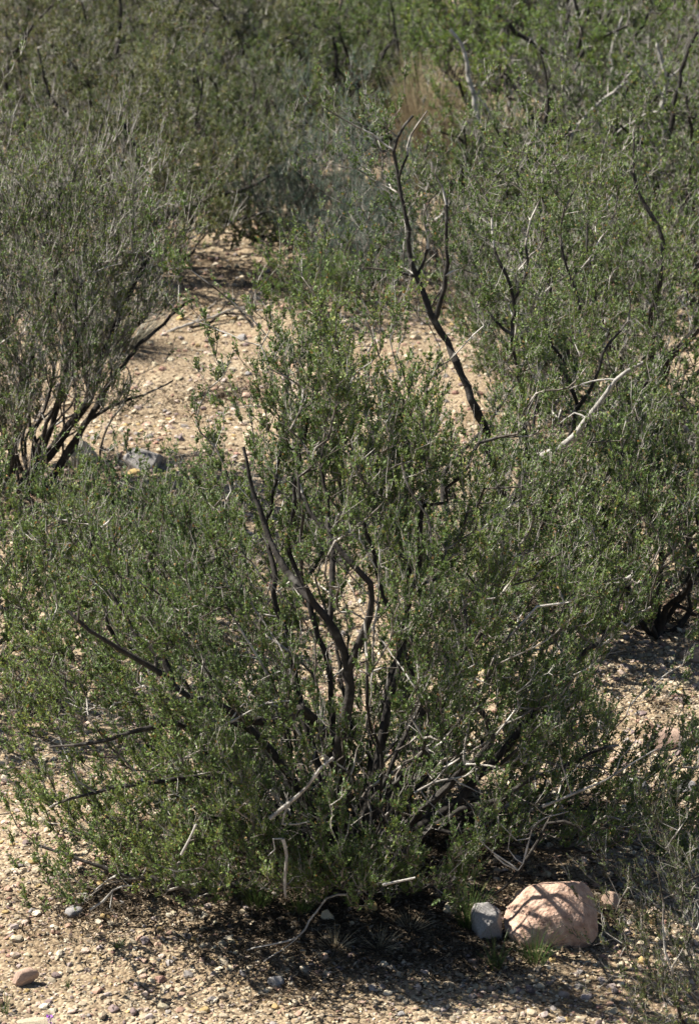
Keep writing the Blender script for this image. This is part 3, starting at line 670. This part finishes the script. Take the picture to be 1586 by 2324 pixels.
def ico(sub):
    import bmesh
    bm = bmesh.new(); bmesh.ops.create_icosphere(bm, subdivisions=sub, radius=1.0)
    v = np.array([p.co[:] for p in bm.verts]); f = np.array([[q.index for q in fc.verts] for fc in bm.faces]); bm.free()
    return v, f
PAL = np.array([(0.50, 0.42, 0.30), (0.56, 0.48, 0.35), (0.44, 0.36, 0.26), (0.64, 0.57, 0.44), (0.47, 0.31, 0.23), (0.40, 0.24, 0.19),
                (0.33, 0.30, 0.28), (0.52, 0.38, 0.18), (0.25, 0.19, 0.18), (0.42, 0.35, 0.32), (0.58, 0.46, 0.38), (0.52, 0.46, 0.32)])
PALW = np.array([13, 14, 12, 13, 9, 5, 6, 5, 5, 8, 12, 8.]); PALW /= PALW.sum()
def rock_shapes(sub, k, seed, ang=0.35):
    v, f = ico(sub); r = np.random.default_rng(seed); out = []
    for i in range(k):
        w = v.copy()
        for _ in range(9):   # chop with planes: faceted stone
            nrm = unit(r.normal(0, 1, 3)); d = r.uniform(0.42, 0.85)
            s = w@nrm; o = s > d; w[o] -= np.outer((s[o]-d)*0.9, nrm)
        w = w*(1+0.07*snoise(w*0.7, seed+i))[:, None]
        w *= r.uniform(0.75, 1.0, 3)*np.array([1, 0.85, 0.62]); out.append(w)
    return out, f
def scatter_rocks(name, x, y, size, sub, seed, smooth=True, sink=0.25):
    shapes, f = rock_shapes(sub, 9, seed); r = np.random.default_rng(seed+1); n = len(x)
    S = np.array(shapes)[r.integers(0, 9, n)]
    a = r.uniform(0, 6.283, n); ca, sa = np.cos(a), np.sin(a)
    tx = r.normal(0, 0.25, n)
    X = S[:, :, 0]*ca[:, None]-S[:, :, 1]*sa[:, None]; Yv = S[:, :, 0]*sa[:, None]+S[:, :, 1]*ca[:, None]; Z = S[:, :, 2]+X*tx[:, None]
    V = np.stack([X, Yv, Z], -1)*size[:, None, None]
    z = terrain(x, y)+size*0.6*(0.5-sink)
    V += np.stack([x, y, z], -1)[:, None]
    F = f[None]+(np.arange(n)*S.shape[1])[:, None, None]
    c = PAL[r.choice(len(PAL), n, p=PALW)]*r.uniform(0.66, 1.08, (n, 1))*np.array([1, .985, .97])
    return np_mesh(name, V.reshape(-1, 3), F.reshape(-1, 3), M['pebble'], colors=np.repeat(c, len(f), 0), smooth=False)
rg = np.random.default_rng(77)
def area(n, y0, y1, pad=1.15):
    y = rg.uniform(y0, y1, n*3); x = rg.uniform(-1, 1, n*3)*(y1*0.13*pad); ok = np.abs(x) < (y*0.127*pad+0.2)
    return x[ok][:n], y[ok][:n]
def gravel(n1, n2, n3):
    x, y = area(n1, 9.6, 16); s = 0.0045+0.010*rg.uniform(0, 1, len(x))**2.2
    tag(link('fine_gravel', scatter_rocks('fine_gravel', x, y, s, 1, 3)), 'fine tan and pink gravel covering the near ground', 'gravel', kind='stuff')
    x, y = area(n2, 9.6, 17); s = 0.009+0.026*rg.uniform(0, 1, len(x))**2.8
    tag(link('coarse_gravel', scatter_rocks('coarse_gravel', x, y, s, 2, 4)), 'coarse cream, pink and grey gravel on the near ground', 'gravel', kind='stuff')
    x, y = area(n3, 16, 31, 1.0); s = 0.007+0.042*rg.uniform(0, 1, len(x))**5
    tag(link('pale_gravel', scatter_rocks('pale_gravel', x, y, s, 1, 5)), 'pale gravel on the bare patches farther back', 'gravel', kind='stuff')
gravel(42000, 13000, 36000)

# single stones
STM = []
for i, c in enumerate([(0.50, 0.42, 0.30), (0.55, 0.47, 0.34), (0.47, 0.33, 0.25), (0.32, 0.30, 0.285), (0.24, 0.19, 0.185), (0.50, 0.36, 0.16)]):
    c = np.array(c)
    STM.append(noise_material(['cream_stone', 'buff_stone', 'pink_stone', 'grey_stone', 'purple_stone', 'ochre_stone'][i],
        [(0.3, tuple(c*0.62)), (0.5, tuple(c)), (0.7, tuple(np.minimum(c*1.2, 0.62)))], scale=16, bump=0.7, dist=0.006))
def stone_mesh(seed, sub=4, mat=None, chops=14, rough=0.05, dmin=0.6):
    v, f = ico(sub); r = np.random.default_rng(seed); w = v.copy()
    for _ in range(chops):
        nrm = unit(r.normal(0, 1, 3)); d = r.uniform(dmin, 0.92); s = w@nrm; o = s > d
        w[o] -= np.outer((s[o]-d)*0.92, nrm)
    w = w*(1+rough*snoise(w*0.6, seed)+rough*0.35*snoise(w*2.2, seed+1)+rough*0.15*snoise(w*6, seed+2))[:, None]
    return np_mesh('stone', w, f, mat, smooth=True)
def stone(label, px, py, sx, sy, sz, rz, mat, seed, name='stone', cat='stone', group=None, me=None, lift=0.25, **kw):
    me = me or stone_mesh(seed, mat=STM[mat], **kw); g = G(px, py)
    o = link(name, me, None, (g[0], g[1], g[2]+sz*lift)); o.scale = (sx, sy, sz); o.rotation_euler = (0, 0, rz)
    return tag(o, label, cat, group)
pk = noise_material('pink_boulder_rock', [(0.30, (0.20, 0.13, 0.10)), (0.42, (0.42, 0.27, 0.20)), (0.55, (0.54, 0.37, 0.28)), (0.72, (0.60, 0.46, 0.37))], scale=5, bump=0.9, dist=0.012, scale2=16, detail=9)
def boulder_mesh():
    v, f = ico(6); w = v.copy()
    for nrm, d in [((-.35, -.62, .7), .66), ((.75, -.45, .45), .78), ((.1, .3, .95), .80), ((-.8, -.2, .55), .74), ((.1, -.98, -.1), .74), ((.95, .1, -.1), .85), ((-.2, -.95, .25), .72), ((.35, -.6, .7), .76)]:
        nrm = unit(np.array(nrm)); q = w@nrm; o = q > d; w[o] -= np.outer((q[o]-d)*0.8, nrm)
    w[:, 2] *= 0.92+0.22*np.clip(w[:, 0], -1, 1)
    w *= (1+0.045*snoise(w*.5, 5)+0.022*snoise(w*1.4, 6)+.01*snoise(w*4, 7)+.006*snoise(w*10, 8))[:, None]
    return np_mesh('boulder', w, f, pk, smooth=True)
bl = stone('big rounded pink boulder at lower right with twig shadows on it', 1248, 2122, .215, .175, .205, 0.15, 2, 201, 'boulder', 'boulder', me=boulder_mesh(), lift=0.36)
def slab_mesh():
    v, f = ico(5); w = np.sign(v)*np.abs(v)**0.55*0.8
    for nrm, d in [((-.5, -.5, .7), .62), ((.6, -.7, .2), .7), ((-.8, .1, -.2), .7), ((.3, -.2, .95), .72), ((-.1, -1, -.2), .62), ((.5, .5, .8), .8)]:
        nrm = unit(np.array(nrm)); q = w@nrm; o = q > d; w[o] -= np.outer((q[o]-d)*0.95, nrm)
    w *= (1+.07*snoise(w*.9, 61)+.04*snoise(w*2.6, 62)+.02*snoise(w*7, 63))[:, None]
    return np_mesh('rock', w, f, STM[3], smooth=True)
stone('angular grey rock standing against the left side of the pink boulder', 1106, 2128, .085, .075, .13, 0.5, 3, 208, 'rock', 'rock', lift=0.4, me=slab_mesh())
stone('flat tan stone with a dark right side at the bottom left', 50, 2232, .085, .06, .05, 0.5, 2, 211, 'rock', 'rock', chops=18, dmin=.35, rough=.08)
stone('tan stone half shaded at the right edge of the shaded ground', 1505, 1690, .12, .09, .07, 0.2, 2, 213, 'rock', 'rock')
stone('round dark grey cobble in the shade right of the big bush', 1440, 1795, .085, .07, .055, 0.9, 3, 217, 'rock', 'rock')
stone('dark grey cobble at the right edge in shade', 1545, 1790, .075, .06, .05, 0.1, 3, 219, 'rock', 'rock')
stone('cream flat stone above the shaded cobbles', 1420, 1845, .075, .05, .035, 0.3, 1, 221, 'rock', 'rock')
stone('purple stone among the shaded cobbles', 1440, 1900, .08, .06, .05, 1.3, 4, 223, 'rock', 'rock')
stone('small pink stone to the right of the boulder', 1385, 2055, .05, .045, .055, .6, 2, 225, 'rock', 'rock')
stone('pale grey stone with dark side lying between shadow stripes at the bottom', 628, 2235, .028, .04, .04, 1.2, 3, 227, 'rock', 'rock')
stone('round grey stone at left in front of the leaves', 170, 2075, .045, .04, .03, 0, 3, 229, 'rock', 'rock')
stone('white upright stone below the middle of the bush', 1020, 2075, .035, .03, .05, 0, 1, 231, 'rock', 'rock')
stone('cream stone in the dry grass below the bush', 745, 2090, .036, .03, .045, 0, 1, 233, 'rock', 'rock')
stone('buff stone with rough face in the dry grass', 836, 2068, .05, .04, .035, .5, 5, 235, 'rock', 'rock')
stone('lumpy grey rock beside the left bush on the gravel mound', 325, 1060, .16, .12, .12, .4, 3, 237, 'rock', 'rock')
stone('buff rock at the edge of the gravel mound', 185, 1050, .15, .12, .12, .9, 0, 239, 'rock', 'rock')
stone('pink stone cut by the right edge on the gravel patch', 1575, 1490, .10, .07, .05, .2, 2, 241, 'rock', 'rock')
stone('flat sandy stone at the bottom left corner by the purple flower', 85, 2322, .09, .04, .015, .1, 0, 243, 'rock', 'rock')
SM = [stone_mesh(300+i, 3, STM[i % 6], chops=18, dmin=0.42, rough=0.08) for i in range(12)]
for q in range(46):
    r8 = np.random.default_rng(4000+q); px, py = r8.uniform(150, 1100), r8.uniform(590, 1080); s = r8.uniform(.03, .065); k = q % 12
    stone('stone lying on the bare gravel mound in the middle distance', px, py, s, s*.8, s*.55, r8.uniform(0, 6), 0, 0, 'cobble', 'cobble', 'stones on the bare gravel mound', me=SM[k])
names = ['cream', 'buff', 'pink', 'grey', 'purple', 'ochre']
r9 = np.random.default_rng(909); cnt = 0
while cnt < 150:
    px, py = r9.uniform(-20, 1606), r9.uniform(1450, 2330)
    if py < 2080 and 300 < px < 1350: continue
    if 1080 < px < 1380 and 1950 < py < 2180: continue
    k = int(r9.choice(12, p=[.14, .14, .12, .03, .03, .06, .14, .14, .10, .03, .02, .05])); s = r9.uniform(.014, .026)*(1.45 if r9.uniform() < .15 else 1); c = names[k % 6]
    stone(f'small {c} cobble lying loose on the gravel', px, py, s, s*r9.uniform(.7, 1), s*r9.uniform(.5, .75), r9.uniform(0, 6.28), 0, 0,
          'cobble', 'cobble', f'{c} cobbles scattered on the gravel', me=SM[k])
    cnt += 1

# ------------------------------------------------------------------ leaf litter and grass
def litter():
    r = np.random.default_rng(66); P0 = []
    spots = [(800, 1985, 1.5, 15000), (1150, 1390, 1.2, 5000), (1490, 1400, .8, 3000), (70, 1110, 1.2, 4000), (1400, 1850, .8, 5000), (700, 2110, .6, 9000), (1000, 2130, .6, 9000), (250, 2040, .6, 5000), (1330,2060,.5,3000), (500, 900, 2.2, 7000), (700, 2230, 1.6, 4000), (1500, 1600, .8, 700), (600, 650, 1.5, 4000), (800, 1985, 1.0, 22000), (1000, 1900, .8, 9000)]  # real litter, with extra dark flakes standing in for shade at the big bush
    for px, py, R, n in spots:
        c = G(px, py); a = r.uniform(0, 6.28, n); q = R*np.abs(r.normal(0, 0.5, n))
        P0.append(np.stack([c[0]+np.cos(a)*q, c[1]+np.sin(a)*q*.8], 1))
    p = np.concatenate(P0); n = len(p); z = terrain(p[:, 0], p[:, 1])+r.uniform(0.003, 0.022, n)
    c = np.column_stack([p, z]); d = unit(r.normal(0, 1, (n, 3))*np.array([1, 1, .3])); s = unit(np.cross(d, r.normal(0, 1, (n, 3))))
    L = r.uniform(.006, .02, n); st = r.uniform(0, 1, n) < .35; L[st] *= 2.6; w = np.where(st, .0013, L*.3)
    V = np.stack([c-d*L[:, None], c+s*w[:, None], c+d*L[:, None], c-s*w[:, None]], 1).reshape(-1, 3)
    col = np.array([(.055, .042, .03), (.09, .068, .045), (.15, .115, .08), (.26, .22, .17)])[r.choice(4, n, p=[.4, .3, .2, .1])]
    tag(link('litter_and_shade', np_mesh('litter_and_shade', V, np.arange(n*4).reshape(-1, 4), M['litter'], colors=col)), 'dark dry leaf and twig litter under the bushes, thickened to darken their shade', 'leaf litter', kind='stuff')
litter()
GG = 'green grass tufts at the foot of the big bush'
for lab, px, py, h, R, n, mat in [
  ('green grass tuft under the big bush left of centre', 585, 2060, .26, .16, 90, 'grass'),
  ('thin green grass tuft near the hanging white stick', 680, 2075, .22, .14, 70, 'grass'),
  ('tall green grass tuft left of the grey rock', 1062, 2110, .34, .14, 80, 'grass'),
  ('green grass tuft in front of the pink boulder', 1215, 2185, .22, .16, 80, 'grass'),
  ('sparse grass tuft between grey rock and boulder', 1125, 2200, .2, .1, 45, 'grass'),
  ('dry straw tuft below the middle of the bush', 860, 2150, .11, .25, 90, 'straw'),
  ('dull dry grass mat right of the straw tuft', 930, 2110, .12, .25, 90, 'straw'),
  ('faint dry grass left of the straw tuft', 760, 2150, .12, .2, 90, 'straw'),
  ('small grass tuft among the shaded stones', 1320, 2090, .16, .1, 30, 'grass'),
  ('green grass at far left behind the low bush', 90, 1330, .35, .3, 140, 'grass'),
  ('tiny green seedling on the gravel at lower left', 268, 2150, .07, .06, 40, 'grass'),
  ('small grass sprigs at the bottom left edge', 12, 2300, .13, .04, 16, 'grass'),
  ('small grass sprigs above the bottom edge', 155, 2240, .06, .03, 14, 'grass')]:
    wand_shrub(lab, px, py, h, R, int(px), n, mat, 'grass', 'grass_tuft', blade=0.0014, lean=0.9)
def flower(label, px, py, h, col, cname, n=4):
    e = empty('flower', G(px, py)); tag(e, label, 'flower')
    m = noise_material(cname, [(0.3, tuple(np.array(col)*.7)), (0.7, col)], bump=0)
    V, F = tube([[0, 0, 0], [.004, 0, h*.5], [0, .004, h]], [.0015, .0013, .001], 5)
    link('flower_stem', np_mesh('flower_stem', V, F, M['grass'], tint=np.full(len(F), .5)), e)
    rr = np.random.default_rng(int(px)); vv = []
    for k in range(n*5):
        c = np.array([rr.normal(0, .008), rr.normal(0, .008), h-rr.uniform(0, .028)]); d = unit(rr.normal(0, 1, 3)+np.array([0, -.5, .6])); s = unit(np.cross(d, rr.normal(0, 1, 3)))
        vv += [c, c+d*.006+s*.004, c+d*.012, c+d*.006-s*.004]
    link('petals', np_mesh('petals', np.array(vv), np.arange(len(vv)).reshape(-1, 4), m), e)
flower('tiny purple flower at the bottom left edge', 114, 2345, .08, (.35, .10, .55), 'purple_petal')
flower('tiny yellow orange flower at the left edge', 10, 1600, .09, (.85, .45, .03), 'yellow_petal')

# ------------------------------------------------------------------ camera and light
cam = bpy.data.cameras.new('camera'); co = bpy.data.objects.new('camera', cam); COL.objects.link(co)
co.location = (0, 0, CAMH); co.rotation_euler = (math.pi/2-PITCH, 0, 0)
cam.sensor_fit = 'VERTICAL'; cam.sensor_height = 36; cam.lens = LENS; cam.clip_end = 2000; cam.clip_start = 0.1
cam.dof.use_dof = True; cam.dof.focus_distance = 13.2; cam.dof.aperture_fstop = 4.8
SC.camera = co
ts = Vector((AZX, AZY, 0)).normalized()*math.cos(EL)+Vector((0, 0, math.sin(EL)))
sun = bpy.data.lights.new('sun', 'SUN'); sun.energy = 5.0; sun.angle = math.radians(0.53); sun.color = (1.0, 0.95, 0.86)
so = bpy.data.objects.new('sun', sun); COL.objects.link(so); so.rotation_euler = ts.to_track_quat('Z', 'Y').to_euler(); so.location = (-20, 20, 30)
w = bpy.data.worlds.new('World'); SC.world = w; w.use_nodes = True
nt = w.node_tree; bg = nt.nodes['Background']; sky = nt.nodes.new('ShaderNodeTexSky'); sky.sky_type = 'NISHITA'; sky.sun_disc = False
sky.sun_elevation = EL; sky.sun_rotation = math.atan2(AZX, AZY); sky.altitude = 900
nt.links.new(sky.outputs[0], bg.inputs['Color']); bg.inputs['Strength'].default_value = 0.05
vs = SC.view_settings; vs.view_transform = 'Standard'; vs.look = 'None'; vs.gamma = 1; vs.exposure = 1.25
SC.cycles.max_bounces = 3; SC.cycles.diffuse_bounces = 1; SC.cycles.glossy_bounces = 1; SC.cycles.transmission_bounces = 2
SC.cycles.use_light_tree = False
